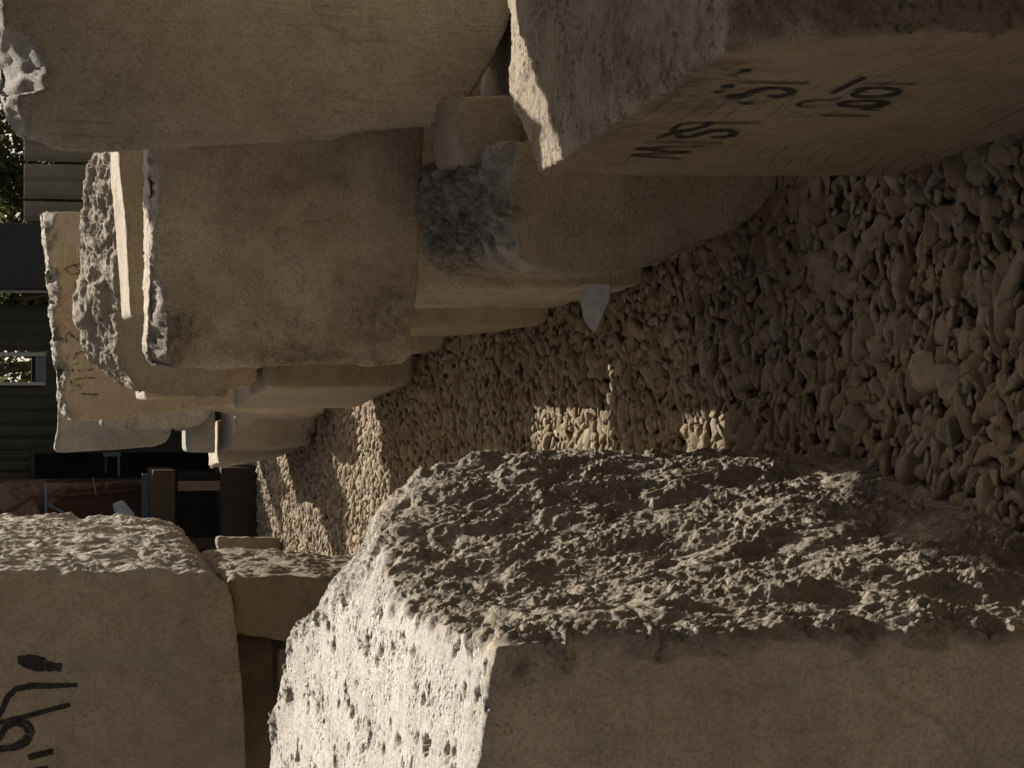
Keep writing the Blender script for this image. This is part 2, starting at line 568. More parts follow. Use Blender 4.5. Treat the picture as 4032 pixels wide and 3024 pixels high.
faded.l(faded.ramp(faded.noise(_co, 70, 4, .7), .40, .60), faded.b.inputs['Alpha'])

GR, GL = 'stone blocks stacked along the right of the path', 'stone blocks stacked along the left of the path'

# ================================================================== LEFT STACK
# --- the near left block: sawn front, broken side towards the path, pitted sunlit top
def left_near():
    z0 = -.03
    V = [
        (-.345, 2.80, .955),   # 0 near top corner
        (-1.75, 3.05, 1.09),   # 1 front top, far left
        (-1.75, 3.05, z0),     # 2
        (-.345, 2.74, z0),     # 3 near bottom corner
        (-.362, 3.35, .955),   # 4 plateau edge
        (-.318, 3.73, .935),   # 5
        (-.243, 4.17, .865),   # 6 shoulder
        (-.150, 4.25, .74),    # 7 far top corner
        (-.150, 4.32, z0),     # 8 far bottom corner
        (-.345, 4.27, .90),    # 9
        (-.405, 4.10, .955),   # 10
        (-.54, 4.62, .985),    # 11
        (-.86, 4.95, .985),    # 12
        (-1.75, 5.1, 1.03),     # 13
        (-1.75, 5.1, z0),      # 14
        (-.30, 4.95, z0),      # 15
        (-.245, 3.20, z0),     # 16 base line at path
        (-.145, 3.90, z0),     # 17
    ]
    Fs = [
        (0, 1, 2, 3),                # front (sawn)
        (0, 3, 16, 4),               # side near
        (4, 16, 17, 5),              # side
        (5, 17, 7, 6),
        (7, 17, 8),
        (7, 8, 15, 9),               # far end
        (6, 7, 9),
        (9, 15, 11), (9, 11, 10),
        (11, 15, 14, 12), (12, 14, 13),
        (1, 13, 14, 2),
        (2, 14, 15, 8, 17, 16, 3),   # base
        (0, 4, 10, 11, 12, 13, 1),   # top plateau
        (4, 5, 10), (5, 6, 9, 10),
    ]
    Rg = [.10, 1, 1, 1, .9, .9, .75, .8, .8, .8, .5, .2, 0, .16, .7, .75]
    nh = 3600
    hx = RNG.uniform(-1.3, -.36, nh); hy = RNG.uniform(2.8, 5.0, nh)
    # holes run in bands along the bedding
    band = np.abs(((hx * .96 - (hy - 2.8) * .10) * 7.0 + .25 * np.sin(hy * 7)) % 1.0 - .5)
    keep = ((band < .17) & (RNG.random(nh) < .8)) | (RNG.random(nh) < .10)
    hx, hy = hx[keep], hy[keep]
    hr = np.clip(RNG.lognormal(math.log(.0040), .55, len(hx)), .0025, .016)

    def near_rough(c, r_):
        r_ = r_ * np.clip(.6 + (c[:, 2] + .10 * fbm(c, .2, 4) - .08 + 1.2 * np.clip(3.3 - c[:, 1], 0, 1)) / .10, .6, 1)
        x_, y_ = photo_xy(c)
        fl = np.clip(1.15 - np.hypot((x_ - 2120) / 420, (y_ - 2640) / 120) + .9 * fbm(c, .09, 4, .6), 0, 1) * (c[:, 1] < 2.95)
        return np.maximum(r_, .34 * fl)

    # shallow saw grooves and a hairline crack on the sawn front
    grooves = [((3330, 2560), (3480, 2700), 3), ((3480, 2700), (3700, 2830), 4), ((3700, 2830), (3930, 3060), 4), ((3650, 2640), (3420, 3060), 2.2), ((3980, 2600), (3760, 3040), 2.2),
               ((2780, 2780), (2960, 2990), 2.4), ((2960, 2990), (3010, 3060), 2.4), ((2330, 2800), (2700, 3060), 1.8), ((3060, 2620), (3120, 2700), 2.2)]

    def post(c, nr, ra, P):
        top = (nr[:, 2] > .75) & (c[:, 2] > .8)
        idx = np.where(top)[0]
        p = c[idx]
        dep = np.zeros(len(idx), np.float32)
        wob_ = 1 + .8 * pnoise(p / .009)
        for x, y, r_ in zip(hx, hy, hr):
            near = np.where((np.abs(p[:, 0] - x) < r_ * 2.2) & (np.abs(p[:, 1] - y) < r_ * 3.2))[0]
            if len(near) == 0: continue
            dd = np.hypot((p[near, 0] - x), (p[near, 1] - y) / 1.5) / r_ * wob_[near]
            dep[near] = np.maximum(dep[near], r_ * 1.5 * np.clip((1.2 - dd) * 2.4, 0, 1))
        c = c.copy()
        c[idx] -= nr[idx] * dep[:, None]
        fi = np.where((nr[:, 1] < -.8) & (c[:, 1] < 3.1))[0]
        x_, y_ = photo_xy(c[fi])
        x_ = x_ + 22 * fbm(c[fi], .06, 3); y_ = y_ + 22 * fbm(c[fi] + 9, .06, 3)
        for (ax, ay), (bx, by), mm in grooves:
            tt = np.clip(((x_ - ax) * (bx - ax) + (y_ - ay) * (by - ay)) / ((bx - ax) ** 2 + (by - ay) ** 2), 0, 1)
            dd = np.hypot(x_ - ax - tt * (bx - ax), y_ - ay - tt * (by - ay))
            c[fi, 1] += .001 * mm * np.clip(1.3 - dd / 13, 0, 1)
        return c, ra
    return block('stone_block', 'large near block with sawn front, craggy broken side and pitted sunlit top', V, Fs, Rg, LM['split'], voxel=.0042,
                 group=GL, amp=.021, wl=.095, wear=10, seed=1, jit=.034, chips=[(2535, 1990), (2600, 2025), (2680, 2020), (2760, 1985), (2860, 1955), (2940, 1950), (3024, 1915), (3120, 1890)], chip_slope=1.5, rough_mod=near_rough, edge_bias=.5, post=post, base_smooth=1)


nb = left_near()
nb.data.materials.append(LM['pitted'])
_n = len(nb.data.polygons)
_nr = np.empty(_n * 3, np.float32); nb.data.polygons.foreach_get('normal', _nr); _nr = _nr.reshape(-1, 3)
_ce = np.empty(_n * 3, np.float32); nb.data.polygons.foreach_get('center', _ce); _ce = _ce.reshape(-1, 3)
_cz = _ce[:, 2] + nb.location.z; _cx = _ce[:, 0] + nb.location.x; _cy = _ce[:, 1] + nb.location.y
_edge_x = np.interp(_cy, [2.7, 3.35, 3.73, 4.2], [-.35, -.368, -.325, -.25]) + .02 * fbm(_ce, .12, 3)
_mi = ((_cz > .80) & (_cx < _edge_x) & (_nr[:, 1] > -.55) & (_cy > 2.815)).astype(np.int32)
nb.data.polygons.foreach_set('material_index', _mi); nb.data.update()

v, f = prism([(-700, 2262), (0, 2262), (520, 2255), (760, 2262), (830, 2275), (885, 2320), (920, 2400), (935, 2560), (952, 2720), (970, 3050), (990, 3500), (-700, 3500)], 6.0, 1.5, az=2.5)
L2 = 'pale upper block on the left with bold dark strokes, overhanging the one beneath'
rg = [.08, .2] + [.5] + [1, 1, 1, .8, .8, .7, .5, .3, .2, .2, .3]
l2 = block('stone_block', L2, v, f, [.06, .2, 1, 1, 1, 1, .8, .6, .3, .2, .2, .2, .3, .3], LM['pale'], voxel=.008, group=GL, amp=.019, wl=.11, wear=9, seed=2, wob=.004)
strokes(l2, L2, [([(110, 945), (190, 940), (260, 955), (300, 985), (385, 992)], 21), ([(120, 955), (230, 1000), (330, 985)], 14),
                 ([(482, 1100), (350, 1105), (200, 1106), (100, 1125), (45, 1180), (15, 1260), (-30, 1330)], 12),
                 ([(440, 1222), (300, 1258), (150, 1300), (0, 1335), (-60, 1350)], 11),
                 ([(-40, 1500), (20, 1497), (90, 1488), (160, 1455), (190, 1395), (165, 1345), (100, 1332), (35, 1362), (8, 1420), (-20, 1450)], 17),
                 ([(175, 1552), (250, 1532), (332, 1512)], 14), ([(210, 1625), (300, 1612)], 8)],
        paint.m, off=(0, 2000), scale=.6329, width=14)

v, f = prism([(905, 2282), (1250, 2268), (1420, 2300), (2100, 2320), (2100, 2560), (1500, 2540), (1100, 2520), (905, 2500)], 6.05, .9, az=.4)
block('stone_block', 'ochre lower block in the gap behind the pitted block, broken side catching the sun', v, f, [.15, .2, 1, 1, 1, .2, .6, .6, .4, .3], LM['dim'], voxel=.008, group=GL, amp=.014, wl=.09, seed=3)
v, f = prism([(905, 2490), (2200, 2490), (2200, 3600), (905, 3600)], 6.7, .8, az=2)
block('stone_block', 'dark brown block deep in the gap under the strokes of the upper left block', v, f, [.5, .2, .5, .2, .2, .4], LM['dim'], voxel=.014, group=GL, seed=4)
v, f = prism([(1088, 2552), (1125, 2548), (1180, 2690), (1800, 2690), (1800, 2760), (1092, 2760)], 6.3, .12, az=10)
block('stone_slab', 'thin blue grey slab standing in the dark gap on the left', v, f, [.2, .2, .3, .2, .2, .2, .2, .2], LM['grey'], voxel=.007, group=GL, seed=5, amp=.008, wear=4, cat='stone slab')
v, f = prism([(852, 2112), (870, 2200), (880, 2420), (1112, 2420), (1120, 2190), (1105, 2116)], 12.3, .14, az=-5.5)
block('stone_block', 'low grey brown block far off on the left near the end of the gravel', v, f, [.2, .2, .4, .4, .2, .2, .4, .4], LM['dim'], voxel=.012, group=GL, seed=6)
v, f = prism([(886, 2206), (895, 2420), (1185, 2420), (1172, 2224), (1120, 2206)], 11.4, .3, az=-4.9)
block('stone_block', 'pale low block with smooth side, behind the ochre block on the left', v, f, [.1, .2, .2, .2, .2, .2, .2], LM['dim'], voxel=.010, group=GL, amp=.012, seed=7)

# ================================================================== RIGHT STACK
# --- the marked block lying nearest on the right
W = 'low near block on the right with black handwritten characters on its side'
V = [(.372, 3.74, .656), (.432, 2.70, .672), (1.60, 2.62, .70), (1.60, 4.0, .69), (.66, 3.93, .67), (.545, 3.95, .665),
     (.372, 3.74, .30), (.378, 3.70, -.03), (.412, 3.15, -.03), (.455, 2.32, -.03), (1.60, 2.25, -.03), (1.60, 4.0, -.03), (.66, 3.93, -.03), (.545, 3.95, -.03),
     (.440, 2.50, .40), (.437, 2.60, .60)]
Fs = [(0, 1, 15, 14, 9, 8, 7, 6), (1, 2, 10, 9, 14, 15), (0, 5, 4, 3, 2, 1), (0, 6, 7, 13, 5), (5, 13, 12, 4), (4, 12, 11, 3), (2, 3, 11, 10), (7, 8, 9, 10, 11, 12, 13)]
w = block('stone_block', W, V, Fs, [0.03, .9, .35, .3, .3, .3, .2, 0], LM['marked'], voxel=.0065, group=GR, amp=.026, wl=.12, seed=8, wear=6, wob=.002, stains=[(2560, 230, 420, 300, 1.0), (2330, 500, 170, 90, .8), (2900, 60, 500, 110, .6)])  # top and front stains also paint in their shade; middle blotches are real
S_ = [([(445, 825), (290, 815), (130, 802), (300, 793), (500, 785), (330, 775), (160, 762), (380, 752), (600, 745)], 7),
      ([(215, 720), (450, 722), (705, 727)], 6),
      ([(625, 690), (700, 692), (760, 682), (782, 662), (730, 646), (650, 650), (570, 668), (510, 688), (450, 694), (415, 665), (390, 645)], 11),
      ([(390, 640), (440, 612), (530, 600), (640, 600), (590, 622), (525, 640), (460, 652), (380, 668), (300, 695)], 8),
      ([(560, 602), (700, 602), (830, 601), (940, 598)], 7),
      ([(985, 432), (1050, 440), (1115, 428), (1140, 405), (1090, 386), (1000, 385), (920, 396), (860, 425), (800, 445), (740, 440), (770, 430), (850, 425)], 13),
      ([(690, 378), (735, 372), (780, 372)], 15), ([(650, 412), (710, 402)], 9), ([(790, 470), (850, 480), (905, 478)], 7),
      ([(790, 345), (900, 348), (1000, 349), (1130, 353), (1245, 355)], 7),
      ([(725, 300), (800, 308)], 6), ([(790, 290), (880, 268)], 8), ([(810, 270), (870, 280)], 6),
      ([(1100, 558), (1190, 558), (1270, 556)], 3), ([(1300, 553), (1460, 555), (1620, 558)], 8),
      ([(1285, 500), (1200, 500), (1172, 488), (1200, 470), (1280, 460), (1360, 457), (1450, 447)], 7),
      ([(1690, 480), (1640, 496), (1540, 500), (1450, 492), (1430, 482), (1480, 470), (1580, 462), (1680, 466), (1730, 478), (1670, 500), (1560, 516), (1690, 518)], 9),
      ([(1520, 395), (1590, 385), (1700, 384), (1790, 396), (1800, 412), (1740, 432), (1640, 440), (1540, 436), (1510, 420), (1560, 405), (1600, 402)], 10),
      ([(1380, 418), (1440, 388), (1520, 348), (1592, 316)], 9), ([(1580, 356), (1760, 356), (1925, 357)], 6)]
strokes(w, W, S_, paint.m, off=(2400, 100), scale=.633, width=8, wmul=1.7)

# --- offcut spacer under the tall block
v, f = prism([(1808, 380), (1800, 520), (1812, 648), (2060, 652), (2060, 380)], 4.62, .26, az=4)
block('stone_slab', 'small brown spacer slab wedged under the tall right block, cracked front', v, f, [.3, .2, .1, .3, .2, .3, .3], LM['brown'], voxel=.006, group=GR, amp=.01, seed=9, wear=5, cat='stone slab')

# --- tall pale block, upper tier, nearest
v, f = prism([(-14, -70), (-2, -30), (0, 120), (8, 300), (24, 440), (84, 530), (157, 545), (211, 577), (262, 592), (392, 594), (579, 586), (1000, 560), (1313, 545), (1407, 514), (1690, 497), (1768, 458), (1838, 400), (1952, 212), (2007, 78), (2035, -40), (2045, -70)],
             4.85, .36, az=9, face=0, ref=(1000, 560))
n = 21
rg = [.04, .3] + [.9] * 6 + [.5] * 4 + [.35] * 9
block('stone_block', 'tall pale sawn block with rounded lower corner, upper right, largest of its tier', v, f, rg + [.3] * (2 + n - len(rg)), LM['tall'], voxel=.0085, group=GR, amp=.013, wl=.035, seed=10, wear=4, wob=.003, chip_slope=2.3, chip_var=22, chips=[(-50, 20), (60, 30), (105, 40), (160, 130), (260, 205), (300, 180), (350, 200), (376, 70), (420, 80), (480, 100), (530, 110), (560, 80)])

# --- block under it with rough shaded top
v, f = prism([(2022, 560), (2018, 800), (2020, 960), (2040, 1010), (2110, 1050), (2300, 1072), (2535, 1052), (2676, 993), (2849, 915), (2974, 850), (3085, 700), (3085, 560)], 4.36, .85, az=2.2)
block('stone_block', 'squat yellowish block between marked and stained blocks, rough dark top', v, f, [.10, .3, 1.8, 1.8, 1.0, .6, .5, .5, .4, .4, .4, .3, .1, .3], LM['ochre'], voxel=.0065, group=GR, amp=.024, wl=.075, seed=11, wear=8, stains=[(1830, 900, 200, 330, 1.0)])  # dark patch stands for dirt and for the top's deep shade

v, f = prism([(1540, 900), (1540, 1140), (2390, 1138), (2510, 1130), (2535, 1100), (2535, 900)], 5.27, .8, az=-1.5)
block('stone_block', 'narrow lower block ending above the pale shard on the gravel', v, f, [.1, .3, .2, .3, .3, .3, .2, .2], LM['face'], voxel=.008, group=GR, amp=.01, seed=12, wear=5)
v, f = prism([(1500, 1050), (1500, 1292), (2060, 1288), (2140, 1280), (2168, 1240), (2168, 1050)], 6.25, .95, az=-.5)
block('stone_block', 'lower block with faint saw lines and a lighter side, third on the right', v, f, [.06, .3, .2, .2, .3, .3, .2, .2], LM['ochre'], voxel=.009, group=GR, amp=.012, seed=13, wear=5)
v, f = prism([(1500, 1200), (1500, 1388), (1660, 1388), (1740, 1372), (1765, 1320), (1765, 1200)], 7.7, .6, az=0)
block('stone_block', 'small pale lower block peeping out below the stained block', v, f, [.2, .3, .2, .3, .3, .3, .2, .2], LM['pale'], voxel=.01, group=GR, amp=.012, seed=14)

# --- stained block, upper tier
ST = 'square upper block with grey stains and sunlit top edge, middle of the right stack'
v, f = prism([(597, 200), (597, 590), (596, 900), (597, 1300), (590, 1405), (612, 1438), (760, 1449), (928, 1456), (1130, 1442), (1304, 1433), (1492, 1438), (1600, 1424), (1628, 1380), (1624, 1270), (1650, 1160), (1666, 783), (1678, 500), (1680, 200)],
             5.25, .25, az=4)
for q in v[18:]:
    if q.z < .75: q.z += .15
block('stone_block', ST, v, f, [.07, .3, .45, .5, .5, .5, .6, .6, .5, .5, .4, .4, .4, .4, .3, .3, .3, .2, .2, .2], LM['face'], voxel=.0068, group=GR, amp=.014, wl=.05, seed=15, wear=5, wob=.003, chip_slope=1.9, chip_var=30, stains=[(1540, 1270, 210, 240, .8), (1280, 1410, 420, 75, .9), (690, 1330, 110, 150, .9), (1600, 620, 90, 190, .6), (960, 830, 190, 150, .35)], chips=[(585, 602), (620, 625), (680, 642), (760, 636), (830, 640), (900, 612), (960, 606), (1050, 622), (1100, 630), (1180, 655), (1260, 650), (1400, 660), (1445, 690)])

# --- slab with slanted top behind it
v, f = prism([(462, 200), (462, 594), (495, 950), (514, 1244), (650, 1250), (650, 200)], 5.75, .36, az=0)
block('stone_slab', 'slab with a sloping sunlit top edge standing just behind the stained block', v, f, [.05, .2, .2, .25, .25, .3, .2, .2], LM['ochre'], voxel=.008, group=GR, amp=.012, seed=16, wear=4, cat='stone slab')
# --- craggy block behind the slab
v, f = prism([(452, 560), (470, 720), (470, 1000), (455, 1250), (470, 1420), (545, 1545), (900, 1555), (900, 560)], 6.5, .26, az=1)
cv = [Vector(p) for p in v]
for i in range(8, 14): cv[i].z += (.055, .10, .12, .12, .08, .0)[i - 8]
block('stone_block', 'craggy topped block between the sloping slab and the far marked block', cv, f, [.3, .2, 1, 1, 1, 1, 1, .6, .3, .3], LM['split'], voxel=.008, group=GR, amp=.022, wl=.08, seed=17, wear=8, edge_bias=.5)

v, f = prism([(546, 1200), (552, 1400), (566, 1576), (720, 1560), (900, 1541), (985, 1520), (1018, 1490), (1022, 1200)], 8.35, .5, az=-.5)
block('stone_block', 'ochre upper block showing below the stained block, thin sunlit top', v, f, [.1, .2, .3, .3, .3, .3, .3, .3, .3, .3], LM['ochre'], voxel=.010, group=GR, amp=.014, seed=18, wear=5)
v, f = prism([(1052, 1300), (1054, 1524), (1300, 1526), (1560, 1524), (1612, 1510), (1628, 1470), (1628, 1300)], 8.2, 1.15, az=-4.4)
block('stone_block', 'long lower block running back beneath the ochre upper block', v, f, [.12, .2, .3, .25, .25, .3, .3, .2, .2], LM['brown'], voxel=.011, group=GR, amp=.014, seed=19, wear=5)

D1 = 'far upper block with faded handwriting and chipped sunlit top'
v, f = prism([(165, 832), (190, 1000), (205, 1250), (225, 1450), (240, 1600), (285, 1652), (420, 1652), (640, 1625), (900, 1592), (1000, 1575), (1005, 832)], 9.5, .2, az=-1)
d1 = block('stone_block', D1, v, f, [.06, .2, .8, .9, .9, .9, .9, .5, .3, .3, .3, .2, .3], LM['ochre'], voxel=.0095, group=GR, amp=.02, wl=.08, seed=20, wear=6, wob=.004, chips=[(832, 245), (900, 215), (1000, 198), (1100, 228), (1250, 220), (1350, 228), (1450, 265), (1550, 255), (1600, 265), (1660, 310)])
strokes(d1, D1, [[(730, 415), (712, 345), (745, 300), (850, 390), (895, 280), (945, 268), (955, 340), (1000, 405)],
                 [(745, 605), (722, 570)], [(800, 600), (835, 532), (880, 515), (945, 514)], [(935, 592), (965, 570)], [(790, 660), (850, 640)],
                 [(745, 715), (825, 712)], [(850, 715), (880, 718)], [(900, 712), (935, 712)], [(960, 715), (1010, 702)],
                 [(1035, 798), (900, 795), (760, 832), (790, 862), (895, 890), (860, 928)], [(860, 966), (960, 975), (1065, 975)]],
        faded.m, off=(0, 1200), scale=.3618, width=4.5)
strokes(d1, D1, [[(290, 195), (340, 172), (412, 158)], [(335, 150), (360, 185), (392, 212)], [(300, 185), (330, 215), (380, 205)],
                 [(350, 262), (370, 235), (405, 240), (415, 270), (390, 298), (356, 290), (350, 262)], [(360, 350), (378, 368), (398, 345)]],
        faded.m, off=(0, 900), scale=.8439, width=4.5)

v, f = prism([(400, 1560), (398, 1672), (450, 1690), (640, 1692), (750, 1684), (800, 1664), (842, 1628), (846, 1560)], 11.3, .15, az=-1)
block('stone_block', 'rough broken block half hidden behind the block with faded handwriting', v, f, [.8, .3, .8, .8, .8, .8, .8, .8, .4, .3], LM['grey'], voxel=.010, group=GR, amp=.02, wl=.07, seed=21)
v, f = prism([(232, 1560), (228, 1700), (216, 1766), (230, 1778), (420, 1772), (610, 1760), (655, 1742), (676, 1705), (678, 1560)], 11.62, .13, az=-1.5)
block('stone_block', 'grey upper block farthest back on the right, with a rounded lower corner', v, f, [.12, .2, .3, .5, .3, .2, .2, .3, .3, .2, .2], LM['grey'], voxel=.011, group=GR, amp=.014, seed=22, wear=6)
v, f = prism([(742, 1560), (742, 1784), (850, 1786), (850, 1560)], 11.45, .4, az=0)
block('stone_slab', 'short grey spacer under the farthest upper block on the right', v, f, [.1, .2, .2, .2, .2, .2], LM['grey'], voxel=.01, group=GR, amp=.008, seed=23, wear=3, cat='stone slab')
v, f = prism([(846, 1450), (850, 1600), (1000, 1636), (1230, 1640), (1280, 1622), (1295, 1570), (1295, 1450)], 10.4, .5, az=-2)
block('stone_block', 'lower block with a rounded end beyond the long lower block', v, f, [.3, .2, .3, .3, .3, .3, .3, .2, .2], LM['ochre'], voxel=.011, group=GR, amp=.016, seed=24)
v, f = prism([(920, 1560), (922, 1760), (1080, 1765), (1225, 1748), (1248, 1690), (1248, 1560)], 10.98, .6, az=-3)
block('stone_block', 'lower block far back on the right, broken front beneath the grey spacer', v, f, [.5, .2, .3, .4, .4, .4, .3, .2], LM['brown'], voxel=.011, group=GR, amp=.018, seed=25)
v, f = prism([(868, 1650), (868, 1826), (930, 1830), (1090, 1800), (1180, 1768), (1194, 1720), (1194, 1650)], 11.6, .6, az=-3)
block('stone_block', 'last lower block on the right, tapering down to the gravel', v, f, [.2, .2, .2, .3, .3, .3, .3, .2, .2], LM['pale'], voxel=.011, group=GR, amp=.014, seed=26)
v, f = prism([(830, 1779), (832, 1800), (838, 1842), (868, 1832), (872, 1779)], 12.6, .12, az=-4)
block('stone_offcut', 'small white offcut glowing in the sun at the far end of the right stack', v, f, [.1] * 7, LM['pale'], voxel=.006, amp=.004, seed=27, wear=3, cat='stone offcut')

# --- unseen blocks of the right row, most added to shape shade and sky light
def cuboid(x0, x1, y0, y1, z0, z1, s=0):
    V = [(x0, y0, z0), (x1, y0, z0), (x1, y1, z0), (x0, y1, z0), (x0, y0, z1), (x1, y0, z1), (x1, y1, z1), (x0, y1, z1)]
    r = np.random.default_rng(s)
    V = [tuple(np.array(p) + r.uniform(-.025, .025, 3)) for p in V]
    return V, [(0, 1, 2, 3), (4, 5, 6, 7), (0, 1, 5, 4), (1, 2, 6, 5), (2, 3, 7, 6), (3, 0, 4, 7)]


v, f = cuboid(.90, 1.5, 3.5, 4.36, -.03, 1.20, 1)
block('stone_block', 'unseen tall rough block added to shade the top of the marked block', v, f, [.5] * 6, LM['face'], voxel=.022, group=GR, seed=31)  # added shade caster for the marked block's top
V_ = [(.90, 3.55, 1.21), (1.5, 3.55, 1.21), (1.5, 4.52, 1.21), (.90, 4.52, 1.21), (.90, 3.45, 2.2), (1.5, 3.45, 2.2), (1.5, 5.36, 2.2), (.90, 5.36, 2.2)]
block('stone_block', 'unseen wedge shaped upper block added to shade the marked block', V_, f, [.5] * 6, LM['face'], voxel=.022, group=GR, seed=34)  # far side leans so its shadow bounds the sunlit strip; added
v, f = cuboid(.16, .85, 7.7, 8.3, -.03, 1.0, 5)
block('stone_block', 'unseen block added behind the stained block to shade the path', v, f, [.5] * 6, LM['face'], voxel=.022, group=GR, seed=35)  # added to trim the sunlit patch on the gravel
v, f = cuboid(.40, 1.5, 5.62, 6.3, -.03, .56, 6)
block('stone_block', 'low wide block hidden under the stained and the tall pale blocks', v, f, [.5] * 6, LM['brown'], voxel=.022, group=GR, seed=36)
v, f = cuboid(.66, 1.3, 4.45, 5.3, -.03, .44, 7)
block('stone_block', 'base block carrying the tall pale block, mostly hidden by the marked block', v, f, [.5] * 6, LM['brown'], voxel=.018, group=GR, seed=37)
v, f = cuboid(.92, 1.16, 6.0, 7.52, -.03, 1.45, 2)
block('stone_block', 'unseen long lower block of the added shade stack, behind the tall pale block', v, f, [.4] * 6, LM['face'], voxel=.022, group=GR, seed=32)  # foot of the added shade stack
v, f = cuboid(.93, 1.05, 6.06, 6.30, 1.46, 2.11, 3)
block('stone_block', 'unseen upright stone added to carry the slab that shades the path', v, f, [.3] * 6, LM['face'], voxel=.018, group=GR, seed=33)
v, f = cuboid(.92, 1.03, 6.06, 6.80, 2.12, 2.82, 4)
block('stone_slab', 'unseen thick slab added to shade the path, highest of the row', v, f, [.3] * 6, LM['pale'], voxel=.018, group=GR, seed=39, cat='stone slab')  # slab and its support are added, shaped to shade the near gravel
v, f = cuboid(.78, 1.6, 1.1, 2.1, -.03, 2.3, 8)
block('stone_block', 'unseen tall block added nearest on the right to cut sky light', v, f, [.4] * 6, LM['face'], voxel=.025, group=GR, seed=38)  # added to keep sky light off the marked block's front
# unseen walls added on both sides to cut the sky light
for (xw, y0w, y1w, hw, lab) in ((-2.7, -2.5, 9.0, 4.2, 'unseen olive wall added left of the blocks to cut sky light'), (2.3, -2.5, 5.2, 3.3, 'unseen olive wall added right of the blocks to cut sky light')):
    mb = MB(); n_ = int((y1w - y0w) / .3); sg = 1 if xw < 0 else -1
    for k_ in range(n_):
        a_ = y0w + k_ * .3
        mb.prism([(xw, a_, -.03), (xw + sg * .03, a_ + .08, -.03), (xw + sg * .03, a_ + .22, -.03), (xw, a_ + .3, -.03), (xw - sg * .1, a_ + .3, -.03), (xw - sg * .1, a_, -.03)], (0, 0, hw))
    tag(mb.build('sky_blocker_wall', flat_mat('sky_blocker_cladding', (.16, .15, .115), (.12, .11, .085), 5, .7)), lab, 'wall')

# ================================================================== pale shard leaning on the gravel
mb = MB()
pc, pn = at(2340, 1230, 5.06), Vector((-.15, -.78, .60)).normalized()
p0 = [on_plane(x, y, pc, pn) for x, y in ((2285, 1120), (2404, 1120), (2398, 1180), (2372, 1236), (2352, 1290), (2338, 1314), (2322, 1292), (2300, 1262), (2288, 1200))]
mb.prism(p0, tuple(-pn * .006))
sh = mb.build('plastic_sheet_scrap', flat_mat('milky_plastic', (.42, .41, .40), (.30, .29, .28), 30, .6, .3, bump=.3))
rebase(sh)
tag(sh, 'pale grey pointed scrap lying on the gravel below the narrow lower block', 'scrap')

# ================================================================== GROUND
gm = NT('packed_gravel')
co = gm.coords()
vo = gm.n('TexVoronoi', Scale=26.0); gm.l(co, vo.inputs['Vector'])
gm.l(gm.mix(gm.ramp(vo.outputs['Distance'], .15, .8), (.56, .49, .395), (.33, .285, .22)), gm.b.inputs['Base Color'])
gm.l(gm.bump(gm.math('SUBTRACT', 1.0, vo.outputs['Distance']), 1.0, .03), gm.b.inputs['Normal'])
mb = MB(); mb.bm.verts.ensure_lookup_table()
g = [mb.bm.verts.new(p) for p in ((-150, -40, -.035), (150, -40, -.035), (150, 260, -.035), (-150, 260, -.035))]
mb.bm.faces.new(g)
tag(mb.build('ground', gm.m), kind='structure')


